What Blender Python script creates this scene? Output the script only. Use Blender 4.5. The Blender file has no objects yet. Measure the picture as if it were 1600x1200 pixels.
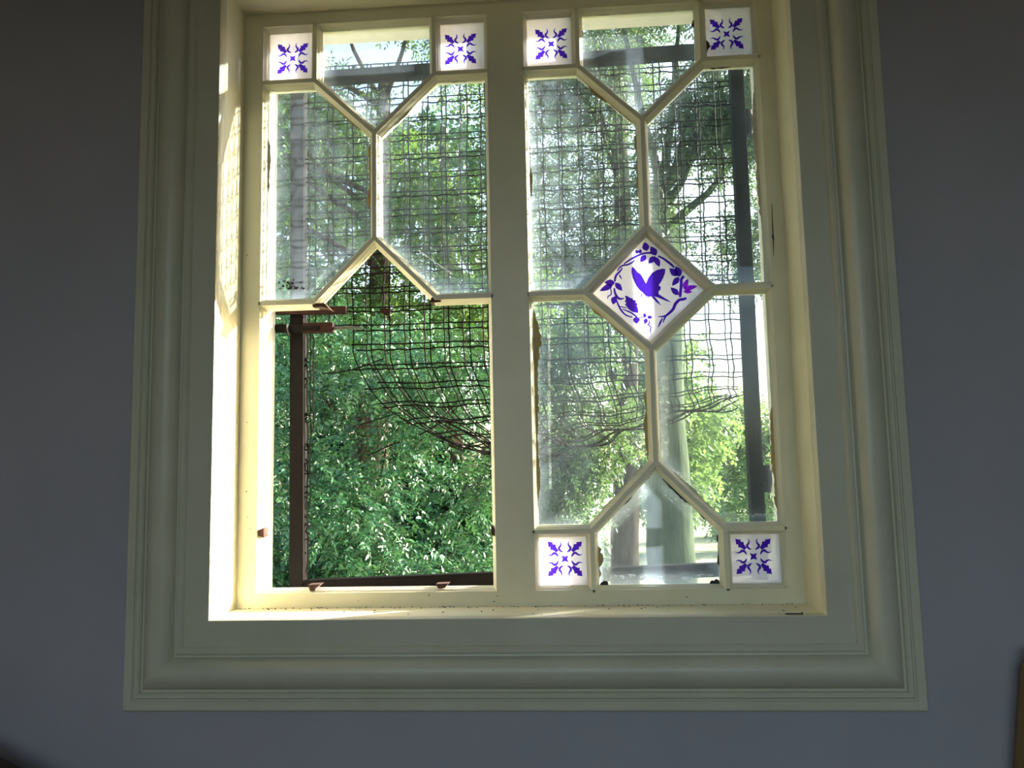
import bpy, bmesh, math, random
import numpy as np
from mathutils import Vector, Matrix

S = bpy.context.scene
COL = S.collection
R_ = math.radians

# ------------------------------------------------------------------ camera
FPX = 1250.0
CAM = Vector((0.6525, -1.6501, 0.2444))
YAW, PITCH, ROLL = 0.0682, 0.1066, -0.0204
_F = Vector((-math.sin(YAW) * math.cos(PITCH), math.cos(YAW) * math.cos(PITCH), math.sin(PITCH)))
_R = Vector((math.cos(YAW), math.sin(YAW), 0))
_U = _R.cross(_F)
R2 = math.cos(ROLL) * _R + math.sin(ROLL) * _U
U2 = -math.sin(ROLL) * _R + math.cos(ROLL) * _U
cam = bpy.data.cameras.new('camera')
cam.sensor_fit = 'HORIZONTAL'
cam.sensor_width = 36.0
cam.lens = 36.0 * FPX / 1600.0
cam.clip_start = 0.02
cam.clip_end = 500
camo = bpy.data.objects.new('camera', cam)
COL.objects.link(camo)
camo.matrix_world = Matrix(((R2.x, U2.x, -_F.x, CAM.x), (R2.y, U2.y, -_F.y, CAM.y), (R2.z, U2.z, -_F.z, CAM.z), (0, 0, 0, 1)))
S.camera = camo


def P(u, v, Y):
    """world point seen at picture position (u, v) at depth plane Y"""
    d = _F + R2 * ((u - 800) / FPX) + U2 * ((600 - v) / FPX)
    t = (Y - CAM.y) / d.y
    return CAM + d * t


# ------------------------------------------------------------------ world, sun, exposure
SUN_TO = Vector((13.0, 7.0, 4.8)).normalized()
w = bpy.data.worlds.new('world')
S.world = w
w.use_nodes = True
nt = w.node_tree
nt.nodes.clear()
sky = nt.nodes.new('ShaderNodeTexSky')
sky.sky_type = 'NISHITA'
sky.sun_disc = False
sky.sun_elevation = math.asin(SUN_TO.z)
sky.sun_rotation = math.atan2(SUN_TO.x, SUN_TO.y)
sky.air_density = 1.0
sky.dust_density = 3.5
sky.ozone_density = 1.0
bg = nt.nodes.new('ShaderNodeBackground')
bg.inputs['Strength'].default_value = 0.33
wo = nt.nodes.new('ShaderNodeOutputWorld')
nt.links.new(sky.outputs[0], bg.inputs[0])
nt.links.new(bg.outputs[0], wo.inputs[0])
sl = bpy.data.lights.new('sun', 'SUN')
sl.energy = 12.0
sl.angle = 0.012
sl.color = (1.0, 0.95, 0.84)
so = bpy.data.objects.new('sun', sl)
COL.objects.link(so)
so.rotation_euler = (-SUN_TO).to_track_quat('-Z', 'Y').to_euler()
so.location = (6, 4, 4)
vs = S.view_settings
vs.view_transform = 'Standard'
vs.look = 'None'
vs.gamma = 1.0
vs.use_curve_mapping = False
vs.exposure = 1.3
S.cycles.max_bounces = 10
S.cycles.diffuse_bounces = 6
S.cycles.transparent_max_bounces = 16


# ------------------------------------------------------------------ materials
def mat(name):
    m = bpy.data.materials.new(name)
    m.use_nodes = True
    n = m.node_tree
    n.nodes.clear()
    out = n.nodes.new('ShaderNodeOutputMaterial')
    return m, n, out


def noise(n, scale, detail=4, rough=.55, coord='Object', vec=None):
    t = n.nodes.new('ShaderNodeTexNoise')
    t.inputs['Scale'].default_value = scale
    t.inputs['Detail'].default_value = detail
    t.inputs['Roughness'].default_value = rough
    if vec is None:
        tc = n.nodes.new('ShaderNodeTexCoord')
        vec = tc.outputs[coord]
    n.links.new(vec, t.inputs['Vector'])
    return t


def ramp(n, fac, stops):
    r = n.nodes.new('ShaderNodeValToRGB')
    el = r.color_ramp.elements
    while len(el) < len(stops):
        el.new(.5)
    for e, (p, c) in zip(el, stops):
        e.position = p
        e.color = (c[0], c[1], c[2], 1) if hasattr(c, '__len__') else (c, c, c, 1)
    n.links.new(fac, r.inputs[0])
    return r


def paint(name, c1, c2, rough=.45, bump=.05, scale=6, spec=.4, fine=90):
    m, n, out = mat(name)
    b = n.nodes.new('ShaderNodeBsdfPrincipled')
    geo = n.nodes.new('ShaderNodeNewGeometry')
    t = noise(n, scale, 5, .6, vec=geo.outputs['Position'])
    r = ramp(n, t.outputs['Fac'], [(.3, c1), (.7, c2)])
    n.links.new(r.outputs[0], b.inputs['Base Color'])
    b.inputs['Roughness'].default_value = rough
    b.inputs['Specular IOR Level'].default_value = spec
    t2 = noise(n, fine, 3, .5, vec=geo.outputs['Position'])
    bp = n.nodes.new('ShaderNodeBump')
    bp.inputs['Strength'].default_value = bump
    bp.inputs['Distance'].default_value = .004
    n.links.new(t2.outputs['Fac'], bp.inputs['Height'])
    n.links.new(bp.outputs[0], b.inputs['Normal'])
    n.links.new(b.outputs[0], out.inputs[0])
    return m


M = {}
M['wall'] = paint('wall_paint', (.385, .36, .375), (.425, .40, .41), .7, .12, 3, .25, 60)
M['room'] = paint('room_paint', (.58, .55, .52), (.62, .59, .56), .8, .1, 2, .2, 60)
M['floor'] = paint('floor_boards', (.10, .055, .03), (.16, .09, .05), .4, .1, 4)
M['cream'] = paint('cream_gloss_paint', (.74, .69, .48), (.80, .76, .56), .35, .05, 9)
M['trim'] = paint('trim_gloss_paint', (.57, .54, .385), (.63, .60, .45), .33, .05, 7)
M['outer'] = paint('outer_white_paint', (.78, .76, .70), (.82, .80, .74), .6, .1, 12)
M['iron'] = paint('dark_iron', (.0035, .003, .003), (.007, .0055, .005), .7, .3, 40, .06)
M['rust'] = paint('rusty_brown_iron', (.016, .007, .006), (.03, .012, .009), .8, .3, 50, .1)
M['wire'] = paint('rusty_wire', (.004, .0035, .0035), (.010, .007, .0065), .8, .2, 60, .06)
M['rawwood'] = paint('raw_broken_wood', (.05, .022, .016), (.10, .05, .03), .8, .4, 80)
M['putty'] = paint('ochre_putty', (.42, .30, .10), (.58, .46, .22), .8, .4, 60)
M['puttypale'] = paint('pale_putty', (.55, .50, .34), (.70, .66, .50), .8, .4, 60)
M['grime'] = paint('black_grime', (.03, .028, .026), (.06, .055, .05), .8, .4, 80)
M['rail'] = paint('dark_varnish', (.05, .022, .014), (.08, .035, .02), .35, .1, 12)
M['post'] = paint('ochre_varnish', (.30, .17, .04), (.38, .22, .06), .5, .1, 12)
M['steel'] = paint('nail_steel', (.05, .045, .04), (.10, .09, .08), .45, .1, 80)


def bark(name, c1, c2, c3):
    m, n, out = mat(name)
    b = n.nodes.new('ShaderNodeBsdfPrincipled')
    tc = n.nodes.new('ShaderNodeTexCoord')
    mp = n.nodes.new('ShaderNodeMapping')
    mp.inputs['Scale'].default_value = (6, 6, 1.2)
    n.links.new(tc.outputs['Object'], mp.inputs[0])
    t = noise(n, 2.2, 8, .7, vec=mp.outputs[0])
    r = ramp(n, t.outputs['Fac'], [(.3, c1), (.5, c2), (.72, c3)])
    n.links.new(r.outputs[0], b.inputs['Base Color'])
    b.inputs['Roughness'].default_value = .9
    b.inputs['Specular IOR Level'].default_value = .15
    bp = n.nodes.new('ShaderNodeBump')
    bp.inputs['Strength'].default_value = .8
    bp.inputs['Distance'].default_value = .03
    n.links.new(t.outputs['Fac'], bp.inputs['Height'])
    n.links.new(bp.outputs[0], b.inputs['Normal'])
    n.links.new(b.outputs[0], out.inputs[0])
    return m


M['mossbark'] = bark('mossy_bark', (.02, .032, .015), (.04, .065, .028), (.08, .095, .055))
M['brownbark'] = bark('brown_bark', (.035, .026, .022), (.07, .053, .045), (.13, .105, .09))
M['darkbark'] = bark('dark_bark', (.035, .024, .018), (.07, .045, .03), (.11, .08, .055))


def leafmat(name, dark, mid, light, trans, tmix=.38):
    m, n, out = mat(name)
    at = n.nodes.new('ShaderNodeAttribute')
    at.attribute_name = 'rnd'
    r = ramp(n, at.outputs['Fac'], [(0, dark), (.55, mid), (1, light)])
    b = n.nodes.new('ShaderNodeBsdfPrincipled')
    n.links.new(r.outputs[0], b.inputs['Base Color'])
    b.inputs['Roughness'].default_value = .32
    b.inputs['Specular IOR Level'].default_value = .55
    tr = n.nodes.new('ShaderNodeBsdfTranslucent')
    mx = n.nodes.new('ShaderNodeMix')
    mx.data_type = 'RGBA'
    mx.blend_type = 'MIX'
    mx.inputs[0].default_value = .65
    n.links.new(r.outputs[0], mx.inputs[6])
    mx.inputs[7].default_value = (*trans, 1)
    n.links.new(mx.outputs[2], tr.inputs[0])
    ms = n.nodes.new('ShaderNodeMixShader')
    ms.inputs[0].default_value = tmix
    n.links.new(b.outputs[0], ms.inputs[1])
    n.links.new(tr.outputs[0], ms.inputs[2])
    n.links.new(ms.outputs[0], out.inputs[0])
    return m


M['leaf_a'] = leafmat('glossy_green_leaf', (.012, .055, .022), (.03, .12, .05), (.07, .19, .07), (.08, .19, .04), .20)
M['leaf_b'] = leafmat('sunny_green_leaf', (.02, .065, .022), (.05, .13, .035), (.12, .22, .05), (.22, .36, .04), .40)
M['leaf_c'] = leafmat('grey_green_leaf', (.02, .055, .03), (.05, .10, .05), (.10, .17, .08), (.16, .26, .06), .38)
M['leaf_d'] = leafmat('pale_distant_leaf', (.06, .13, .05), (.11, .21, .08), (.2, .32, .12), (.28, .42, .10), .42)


def glass(name, base, var, edge, tint=(.93, .97, .97), dirtcol=(.62, .76, .95), scale=7):
    """window glass with a film of dirt: base + patches + dirtier borders"""
    m, n, out = mat(name)
    geo = n.nodes.new('ShaderNodeNewGeometry')
    tr = n.nodes.new('ShaderNodeBsdfTransparent')
    tr.inputs[0].default_value = (*tint, 1)
    df = n.nodes.new('ShaderNodeBsdfDiffuse')
    df.inputs[0].default_value = (*dirtcol, 1)
    tl = n.nodes.new('ShaderNodeBsdfTranslucent')
    tl.inputs[0].default_value = (*dirtcol, 1)
    md = n.nodes.new('ShaderNodeMixShader')
    md.inputs[0].default_value = .72
    n.links.new(df.outputs[0], md.inputs[1])
    n.links.new(tl.outputs[0], md.inputs[2])
    mp = n.nodes.new('ShaderNodeMapping')
    mp.inputs['Scale'].default_value = (1.5, 1, .55)
    n.links.new(geo.outputs['Position'], mp.inputs[0])
    t = noise(n, scale, 6, .62, vec=mp.outputs[0])
    t3 = noise(n, 130, 5, .6, vec=geo.outputs['Position'])
    sp = ramp(n, t3.outputs['Fac'], [(.66, 0.0), (.74, 1.0)])
    at = n.nodes.new('ShaderNodeAttribute')
    at.attribute_name = 'rim'

    def mth(op, a, b):
        x = n.nodes.new('ShaderNodeMath')
        x.operation = op
        for i, q in enumerate((a, b)):
            if isinstance(q, (int, float)):
                x.inputs[i].default_value = q
            else:
                n.links.new(q, x.inputs[i])
        return x.outputs[0]
    pat = ramp(n, t.outputs['Fac'], [(.35, 0.0), (.75, 1.0)])
    f = mth('ADD', base, mth('MULTIPLY', pat.outputs[0], var))
    rim = mth('MULTIPLY', mth('MULTIPLY', at.outputs['Fac'], edge), mth('ADD', .35, t.outputs['Fac']))
    f = mth('ADD', f, rim)
    f = mth('ADD', f, mth('MULTIPLY', sp.outputs[0], .03))
    f = mth('MINIMUM', f, .9)
    m1 = n.nodes.new('ShaderNodeMixShader')
    n.links.new(f, m1.inputs[0])
    n.links.new(tr.outputs[0], m1.inputs[1])
    n.links.new(md.outputs[0], m1.inputs[2])
    gl = n.nodes.new('ShaderNodeBsdfGlossy')
    gl.inputs['Roughness'].default_value = .03
    fr = n.nodes.new('ShaderNodeFresnel')
    fr.inputs[0].default_value = 1.45
    m2 = n.nodes.new('ShaderNodeMixShader')
    n.links.new(mth('MULTIPLY', fr.outputs[0], .7), m2.inputs[0])
    n.links.new(m1.outputs[0], m2.inputs[1])
    n.links.new(gl.outputs[0], m2.inputs[2])
    n.links.new(m2.outputs[0], out.inputs[0])
    return m


M['glass'] = glass('dirty_glass', .010, .030, .10)
M['glass_hazy'] = glass('hazy_glass', .028, .065, .14)
M['glass_filthy'] = glass('filthy_glass', .03, .08, .30)
M['milk'] = glass('milky_glass', .62, .10, .20, (.95, .95, 1.0), (.86, .87, .97), 20)
m, n, out = mat('violet_stain')
tr = n.nodes.new('ShaderNodeBsdfTransparent')
tr.inputs[0].default_value = (.075, .022, .50, 1)
n.links.new(tr.outputs[0], out.inputs[0])
M['violet'] = m
m, n, out = mat('magenta_stain')
tr = n.nodes.new('ShaderNodeBsdfTransparent')
tr.inputs[0].default_value = (.30, .02, .75, 1)
n.links.new(tr.outputs[0], out.inputs[0])
M['magenta'] = m
m, n, out = mat('lawn')
b = n.nodes.new('ShaderNodeBsdfPrincipled')
geo = n.nodes.new('ShaderNodeNewGeometry')
t = noise(n, .35, 6, .6, vec=geo.outputs['Position'])
r = ramp(n, t.outputs['Fac'], [(.35, (.16, .20, .07)), (.6, (.42, .42, .26))])
n.links.new(r.outputs[0], b.inputs['Base Color'])
b.inputs['Roughness'].default_value = .95
n.links.new(b.outputs[0], out.inputs[0])
M['lawn'] = m


# ------------------------------------------------------------------ helpers
class MB:
    def __init__(s):
        s.v = []
        s.f = []

    def add(s, vs_, fs):
        o = len(s.v)
        s.v += [tuple(q) for q in vs_]
        s.f += [tuple(i + o for i in q) for q in fs]
        return s

    def box(s, x0, x1, y0, y1, z0, z1):
        return s.add([(x0, y0, z0), (x1, y0, z0), (x1, y1, z0), (x0, y1, z0), (x0, y0, z1), (x1, y0, z1), (x1, y1, z1), (x0, y1, z1)],
                     [(0, 3, 2, 1), (4, 5, 6, 7), (0, 1, 5, 4), (1, 2, 6, 5), (2, 3, 7, 6), (3, 0, 4, 7)])

    def tube(s, pts, rad, n=6, cap=True):
        pts = [Vector(p) for p in pts]
        k = len(pts)
        rad = rad if hasattr(rad, '__len__') else [rad] * k
        rings = []
        ref = None
        for i in range(k):
            d = (pts[min(i + 1, k - 1)] - pts[max(i - 1, 0)])
            d = d.normalized() if d.length > 1e-9 else Vector((0, 0, 1))
            if ref is None:
                ref = Vector((0, 1, 0)) if abs(d.y) < .9 else Vector((1, 0, 0))
            a = (ref - d * ref.dot(d)).normalized()
            ref = a
            b = d.cross(a)
            rings.append([pts[i] + (a * math.cos(2 * math.pi * j / n) + b * math.sin(2 * math.pi * j / n)) * rad[i] for j in range(n)])
        vs_ = [q for r in rings for q in r]
        fs = []
        for i in range(k - 1):
            for j in range(n):
                fs.append((i * n + j, i * n + (j + 1) % n, (i + 1) * n + (j + 1) % n, (i + 1) * n + j))
        if cap:
            fs.append(tuple(reversed(range(n))))
            fs.append(tuple(range((k - 1) * n, k * n)))
        return s.add(vs_, fs)

    def beam(s, a, b, wx, wy):
        """rectangular bar from a to b; wx thickness across in the XZ plane, wy thickness in Y"""
        a, b = Vector(a), Vector(b)
        d = (b - a).normalized()
        p = Vector((d.z, 0, -d.x)).normalized() * wx / 2
        y = Vector((0, wy / 2, 0))
        vs_ = [a - p - y, a + p - y, a + p + y, a - p + y, b - p - y, b + p - y, b + p + y, b - p + y]
        return s.add(vs_, [(0, 3, 2, 1), (4, 5, 6, 7), (0, 1, 5, 4), (1, 2, 6, 5), (2, 3, 7, 6), (3, 0, 4, 7)])

    def prism(s, poly, y0, y1):
        """poly list of (x,z) extruded in Y"""
        n_ = len(poly)
        vs_ = [(x, y0, z) for x, z in poly] + [(x, y1, z) for x, z in poly]
        fs = [tuple(range(n_)), tuple(reversed(range(n_, 2 * n_)))]
        for i in range(n_):
            j = (i + 1) % n_
            fs.append((i, i + n_, j + n_, j))
        return s.add(vs_, fs)

    def build(s, name, mt, parent=None, smooth=None, bevel=0, fixn=True):
        me = bpy.data.meshes.new(name)
        me.from_pydata(s.v, [], s.f)
        if fixn or bevel:
            bm = bmesh.new()
            bm.from_mesh(me)
            if fixn:
                bmesh.ops.recalc_face_normals(bm, faces=bm.faces)
            if bevel:
                bmesh.ops.bevel(bm, geom=list(bm.edges), offset=bevel, segments=2, affect='EDGES', profile=.6)
            bm.to_mesh(me)
            bm.free()
        if smooth:
            me.polygons.foreach_set('use_smooth', [True] * len(me.polygons))
            me.set_sharp_from_angle(angle=R_(smooth))
        me.materials.append(mt)
        o = bpy.data.objects.new(name, me)
        COL.objects.link(o)
        if parent:
            o.parent = parent
        return o


def tag(o, label=None, cat=None, group=None, kind=None):
    if label:
        o['label'] = label
    if cat:
        o['category'] = cat
    if group:
        o['group'] = group
    if kind:
        o['kind'] = kind
    return o


def empty(name):
    o = bpy.data.objects.new(name, None)
    o.empty_display_size = .05
    COL.objects.link(o)
    return o


# ------------------------------------------------------------------ dimensions (metres)
W, MUL, H = .5, .0793, 1.238
L0, L1 = 0.0, W
R0, R1 = W + MUL, 2 * W + MUL
JX = .117
h5, h3, h1 = .1175, .610, 1.1077
y4, y3, y2, y1 = .2526, .4878, .7458, .9807
AL, AR, AB, AT = -.041, 1.112, -.030, 1.268       # reveal faces
YW, YA = -.100, -.125                             # wall face, front arris of the reveal
FLOOR, CEIL = -1.27, 1.85
GROUND = -2.2

# ------------------------------------------------------------------ room shell
XL, XR, YB = -2.0, 3.0, -3.6
OX0, OX1, OZ0, OZ1 = -.09, 1.161, -.085, 1.32     # hole in the window wall
mb = MB()
for a in ((XL - .2, OX0, FLOOR - .2, CEIL + .2), (OX1, XR + .2, FLOOR - .2, CEIL + .2), (OX0, OX1, FLOOR - .2, OZ0), (OX0, OX1, OZ1, CEIL + .2)):
    mb.box(a[0], a[1], YW, .16, a[2], a[3])
tag(mb.build('wall_back', M['wall']), 'grey lilac painted plaster wall around the window', 'wall', kind='structure')
tag(MB().box(XL - .2, XL, YB - .2, YW, FLOOR - .2, CEIL + .2).build('wall_left', M['room']), 'grey painted side wall left of the camera', 'wall', kind='structure')
tag(MB().box(XR, XR + .2, YB - .2, YW, FLOOR - .2, CEIL + .2).build('wall_right', M['room']), 'grey painted side wall right of the camera', 'wall', kind='structure')
mb = MB()                                         # wall behind the camera; unseen opening added and sized to light the room
WX0, WX1, WZ0, WZ1 = -.7, 2.0, -.4, 1.6
for a in ((XL, WX0, FLOOR, CEIL), (WX1, XR, FLOOR, CEIL), (WX0, WX1, FLOOR, WZ0), (WX0, WX1, WZ1, CEIL)):
    mb.box(a[0], a[1], YB - .2, YB, a[2], a[3])
tag(mb.build('wall_front', M['room']), 'grey painted wall behind the camera with an opening added to let daylight in', 'wall', kind='structure')
tag(MB().box(XL, XR, YB, YW, FLOOR - .2, FLOOR).build('floor', M['floor']), 'dark timber floor of the room', 'floor', kind='structure')
tag(MB().box(XL, XR, YB, YW, CEIL, CEIL + .2).build('ceiling', M['room']), 'pale ceiling of the room', 'ceiling', kind='structure')
pl = bpy.data.lights.new('added_opening_portal', 'AREA')  # guides sky light through the added opening
pl.shape = 'RECTANGLE'
pl.size, pl.size_y = WX1 - WX0, WZ1 - WZ0
pl.cycles.is_portal = True
po = bpy.data.objects.new('added_opening_portal', pl)
COL.objects.link(po)
po.location = ((WX0 + WX1) / 2, YB - .21, (WZ0 + WZ1) / 2)
po.rotation_euler = (R_(90), 0, 0)

# ------------------------------------------------------------------ architrave (mitred moulding)
PROF = [(0, -.100), (0, -.123), (.0015, -.1255), (.049, -.1265), (.051, -.130), (.055, -.1325), (.060, -.1325), (.064, -.130), (.066, -.124), (.069, -.1245),
        (.072, -.131), (.078, -.139), (.086, -.145), (.096, -.148), (.106, -.147), (.115, -.142), (.123, -.134), (.128, -.126), (.130, -.121), (.134, -.121),
        (.1355, -.126), (.139, -.129), (.143, -.129), (.1465, -.126), (.1475, -.1225), (.150, -.1225), (.151, -.125), (.166, -.125), (.168, -.123), (.168, -.112),
        (.171, -.110), (.174, -.107), (.174, -.0995)]
corn = lambda o: [(AL - o, AB - o), (AR + o, AB - o), (AR + o, AT + o), (AL - o, AT + o)]
tr1 = empty('trim_1')
tr1.location = (0, 0, 0)
tag(tr1, 'wide moulded cream architrave framing the window', 'window trim', kind='structure')
for k, nm in enumerate(('bottom', 'right', 'top', 'left')):
    mb = MB()
    vs_, fs = [], []
    for o, y in PROF:
        c = corn(o)
        a, b = c[k], c[(k + 1) % 4]
        vs_ += [(a[0], y, a[1]), (b[0], y, b[1])]
    for i in range(len(PROF) - 1):
        fs.append((2 * i, 2 * i + 1, 2 * i + 3, 2 * i + 2))
    n_ = len(PROF)
    fs.append((2 * n_ - 2, 2 * n_ - 1, 1, 0))
    fs.append(tuple(2 * i for i in range(n_)))
    fs.append(tuple(2 * i + 1 for i in reversed(range(n_))))
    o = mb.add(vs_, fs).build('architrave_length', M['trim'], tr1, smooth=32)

# ------------------------------------------------------------------ window: reveal, sill, frame
win = empty('window_1')
win.location = (0, 0, 0)
tag(win, 'cream painted two-light window with diagonal glazing bars and violet stained panes', 'window', kind='structure')
MB().box(OX0, AL, YW + .0005, 0, AB, AT).build('reveal_lining', M['cream'], win)
MB().box(AR, OX1, YW + .0005, 0, AB, AT).build('reveal_lining', M['cream'], win)
MB().box(OX0, OX1, YW + .0005, 0, AT, OZ1).build('reveal_lining', M['cream'], win)
MB().box(OX0, OX1, YW + .0005, 0, OZ0, AB).build('sill', M['cream'], win)
# outer jambs, sunlit from outside
OJ = .15
oj = P(425, 700, OJ).x
MB().box(OX0, oj, .048, OJ + .012, OZ0, OZ1).build('outer_jamb', M['outer'], win)
MB().box(R1 + .02, OX1, .048, OJ + .012, OZ0, OZ1).build('outer_jamb', M['outer'], win)
MB().box(oj, R1 + .02, .048, OJ + .012, H + .042, OZ1).build('outer_head', M['outer'], win)
MB().box(oj, R1 + .02, .048, OJ + .03, OZ0, -.028).build('outer_sill', M['outer'], win)

# cells of the two lights --------------------------------------------------------


def cells(x0, right):
    a, b, c, e = x0, x0 + JX, x0 + W - JX, x0 + W
    m_ = x0 + W / 2
    C = {}
    C['tl'] = [(a, h1), (b, h1), (b, H), (a, H)]
    C['tr'] = [(c, h1), (e, h1), (e, H), (c, H)]
    C['top'] = [(m_, y1), (c, h1), (c, H), (b, H), (b, h1)]
    C['ul'] = [(a, h3), (b, h3), (m_, y2), (m_, y1), (b, h1), (a, h1)]
    C['ur'] = [(c, h3), (e, h3), (e, h1), (c, h1), (m_, y1), (m_, y2)]
    if right:
        C['dia'] = [(m_, y3), (c, h3), (m_, y2), (b, h3)]
        C['ll'] = [(a, h5), (b, h5), (m_, y4), (m_, y3), (b, h3), (a, h3)]
        C['lr'] = [(c, h5), (e, h5), (e, h3), (c, h3), (m_, y3), (m_, y4)]
        C['bl'] = [(a, 0), (b, 0), (b, h5), (a, h5)]
        C['br'] = [(c, 0), (e, 0), (e, h5), (c, h5)]
        C['bot'] = [(b, 0), (c, 0), (c, h5), (m_, y4), (b, h5)]
    else:
        C['open'] = [(a, 0), (e, 0), (e, h3), (c, h3), (m_, y2), (b, h3), (a, h3)]
    return C


def inset(poly, ds):
    n_ = len(poly)
    L = []
    for i in range(n_):
        p, q = Vector(poly[i]), Vector(poly[(i + 1) % n_])
        d = (q - p).normalized()
        nn = Vector((-d.y, d.x))
        L.append((p + nn * ds[i], d))
    res = []
    for i in range(n_):
        p, d = L[i - 1]
        q, e = L[i]
        cr = d.x * e.y - d.y * e.x
        if abs(cr) < 1e-6:
            res.append(tuple(q))
        else:
            t = ((q.x - p.x) * e.y - (q.y - p.y) * e.x) / cr
            res.append(tuple(p + d * t))
    return res


NOSE = .0045
LEV = [(0, 0), (NOSE, 0), (.0051, .0032), (.0078, .0058), (.0100, .0125), (.0112, .0165), (.0122, .0175), (.0124, .0270), (.0050, .0450), (0, .0450)]
bars = {}
frames = {k: MB() for k in ('stile_l', 'stile_r', 'mullion', 'rail_b', 'rail_t')}
PANES = {}
for x0, right in ((L0, False), (R0, True)):
    for nm, poly in cells(x0, right).items():
        n_ = len(poly)
        own = []
        for i in range(n_):
            p, q = poly[i], poly[(i + 1) % n_]
            k = None
            if abs(p[0] - q[0]) < 1e-6 and abs(p[0] - x0) < 1e-6:
                k = 'mullion' if right else 'stile_l'
            elif abs(p[0] - q[0]) < 1e-6 and abs(p[0] - x0 - W) < 1e-6:
                k = 'stile_r' if right else 'mullion'
            elif abs(p[1] - q[1]) < 1e-6 and abs(p[1]) < 1e-6:
                k = 'rail_b'
            elif abs(p[1] - q[1]) < 1e-6 and abs(p[1] - H) < 1e-6:
                k = 'rail_t'
            own.append(k)
        rings = [inset(poly, [d - (NOSE if own[i] else 0) for i in range(n_)]) for d, y in LEV]
        for i in range(n_):
            j = (i + 1) % n_
            if own[i]:
                t = frames[own[i]]
            else:
                key = tuple(sorted((tuple(round(c, 4) for c in poly[i]), tuple(round(c, 4) for c in poly[j]))))
                t = bars.setdefault(key, MB())
            vs_, fs = [], []
            for (d, y), rg in zip(LEV, rings):
                vs_ += [(rg[i][0], y, rg[i][1]), (rg[j][0], y, rg[j][1])]
            for l in range(1 if own[i] else 0, len(LEV) - 1):
                fs.append((2 * l, 2 * l + 1, 2 * l + 3, 2 * l + 2))
            t.add(vs_, fs)
        PANES[(right, nm)] = (poly, own)
for k, t in bars.items():
    t.build('glazing_bar', M['cream'], win, smooth=40)
SW = .0482
frames['stile_l'].box(AL - .004, L0, 0, SW, AB - .004, AT + .004)
frames['stile_r'].box(R1, AR + .004, 0, SW, AB - .004, AT + .004)
frames['mullion'].box(L1, R0, 0, SW, 0, H)
frames['rail_b'].box(L0, R1, 0, SW, AB - .004, 0)
frames['rail_t'].box(L0, R1, 0, SW, H, AT + .004)
for k, nm in (('stile_l', 'stile'), ('stile_r', 'stile'), ('mullion', 'mullion'), ('rail_b', 'bottom_rail'), ('rail_t', 'head_rail')):
    frames[k].build(nm, M['cream'], win, smooth=40)

# panes ----------------------------------------------------------------------------
GY0, GY1 = .0190, .0220


def make_pane(key, mt, shrink=0.0):
    poly, own = PANES[key]
    rings = []
    for d in (.0095 + shrink, .020, .042):
        rings.append(inset(poly, [d - (NOSE if k else 0) for k in own]))
    n_ = len(poly)
    vs_, fs, rim = [], [], []
    for y in (GY0, GY1):
        for r_, val in zip(rings, (1.0, .55, .0)):
            vs_ += [(x, y, z) for x, z in r_]
            rim += [val] * n_
    h = 3 * n_
    for s_, off in ((1, 0), (-1, h)):
        for l in range(2):
            for i in range(n_):
                j = (i + 1) % n_
                q = (off + l * n_ + i, off + l * n_ + j, off + (l + 1) * n_ + j, off + (l + 1) * n_ + i)
                fs.append(q if s_ > 0 else q[::-1])
        q = tuple(off + 2 * n_ + i for i in range(n_))
        fs.append(q if s_ > 0 else q[::-1])
    for i in range(n_):
        j = (i + 1) % n_
        fs.append((i, h + i, h + j, j))
    o = MB().add(vs_, fs).build('pane', mt, win)
    a = o.data.attributes.new('rim', 'FLOAT', 'POINT')
    a.data.foreach_set('value', rim)
    return o


PO = {}
for key in PANES:
    nm = key[1]
    if nm == 'open':
        continue
    if nm in ('tl', 'tr', 'bl', 'br', 'dia'):
        mt = M['milk']
    elif nm == 'bot':
        mt = M['glass_filthy']
    elif nm in ('ur', 'lr', 'top', 'ul') and key[0] or nm == 'top':
        mt = M['glass_hazy']
    elif nm == 'ul':
        mt = M['glass_hazy']
    else:
        mt = M['glass']
    PO[key] = make_pane(key, mt)


# violet stained prints --------------------------------------------------------------
def stroke(pts, ws, sub=5):
    """tapered curved stroke as a strip of quads (Catmull-Rom)"""
    pts = [Vector(p) for p in pts]
    q, qw = [], []
    for i in range(len(pts) - 1):
        p0, p1, p2, p3 = pts[max(i - 1, 0)], pts[i], pts[i + 1], pts[min(i + 2, len(pts) - 1)]
        for s_ in range(sub):
            t = s_ / sub
            q.append(.5 * ((2 * p1) + (p2 - p0) * t + (2 * p0 - 5 * p1 + 4 * p2 - p3) * t * t + (3 * p1 - p0 - 3 * p2 + p3) * t ** 3))
            qw.append(ws[i] * (1 - t) + ws[i + 1] * t)
    q.append(pts[-1])
    qw.append(ws[-1])
    left, right_ = [], []
    for i in range(len(q)):
        d = q[min(i + 1, len(q) - 1)] - q[max(i - 1, 0)]
        d = d.normalized() if d.length > 0 else Vector((1, 0))
        nn = Vector((-d.y, d.x)) * max(qw[i], .004) * .5
        left.append(q[i] + nn)
        right_.append(q[i] - nn)
    return left, right_


def strip(mb, st, T, y):
    l, r_ = st
    n_ = len(l)
    vs_ = [T(p) for p in l] + [T(p) for p in r_]
    mb.add([(x, y, z) for x, z in vs_], [(i, i + 1, n_ + i + 1, n_ + i) for i in range(n_ - 1)])


def flat(mb, poly, T, y):
    vs_ = [T(p) for p in poly]
    mb.add([(x, y, z) for x, z in vs_], [tuple(range(len(vs_)))])


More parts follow.
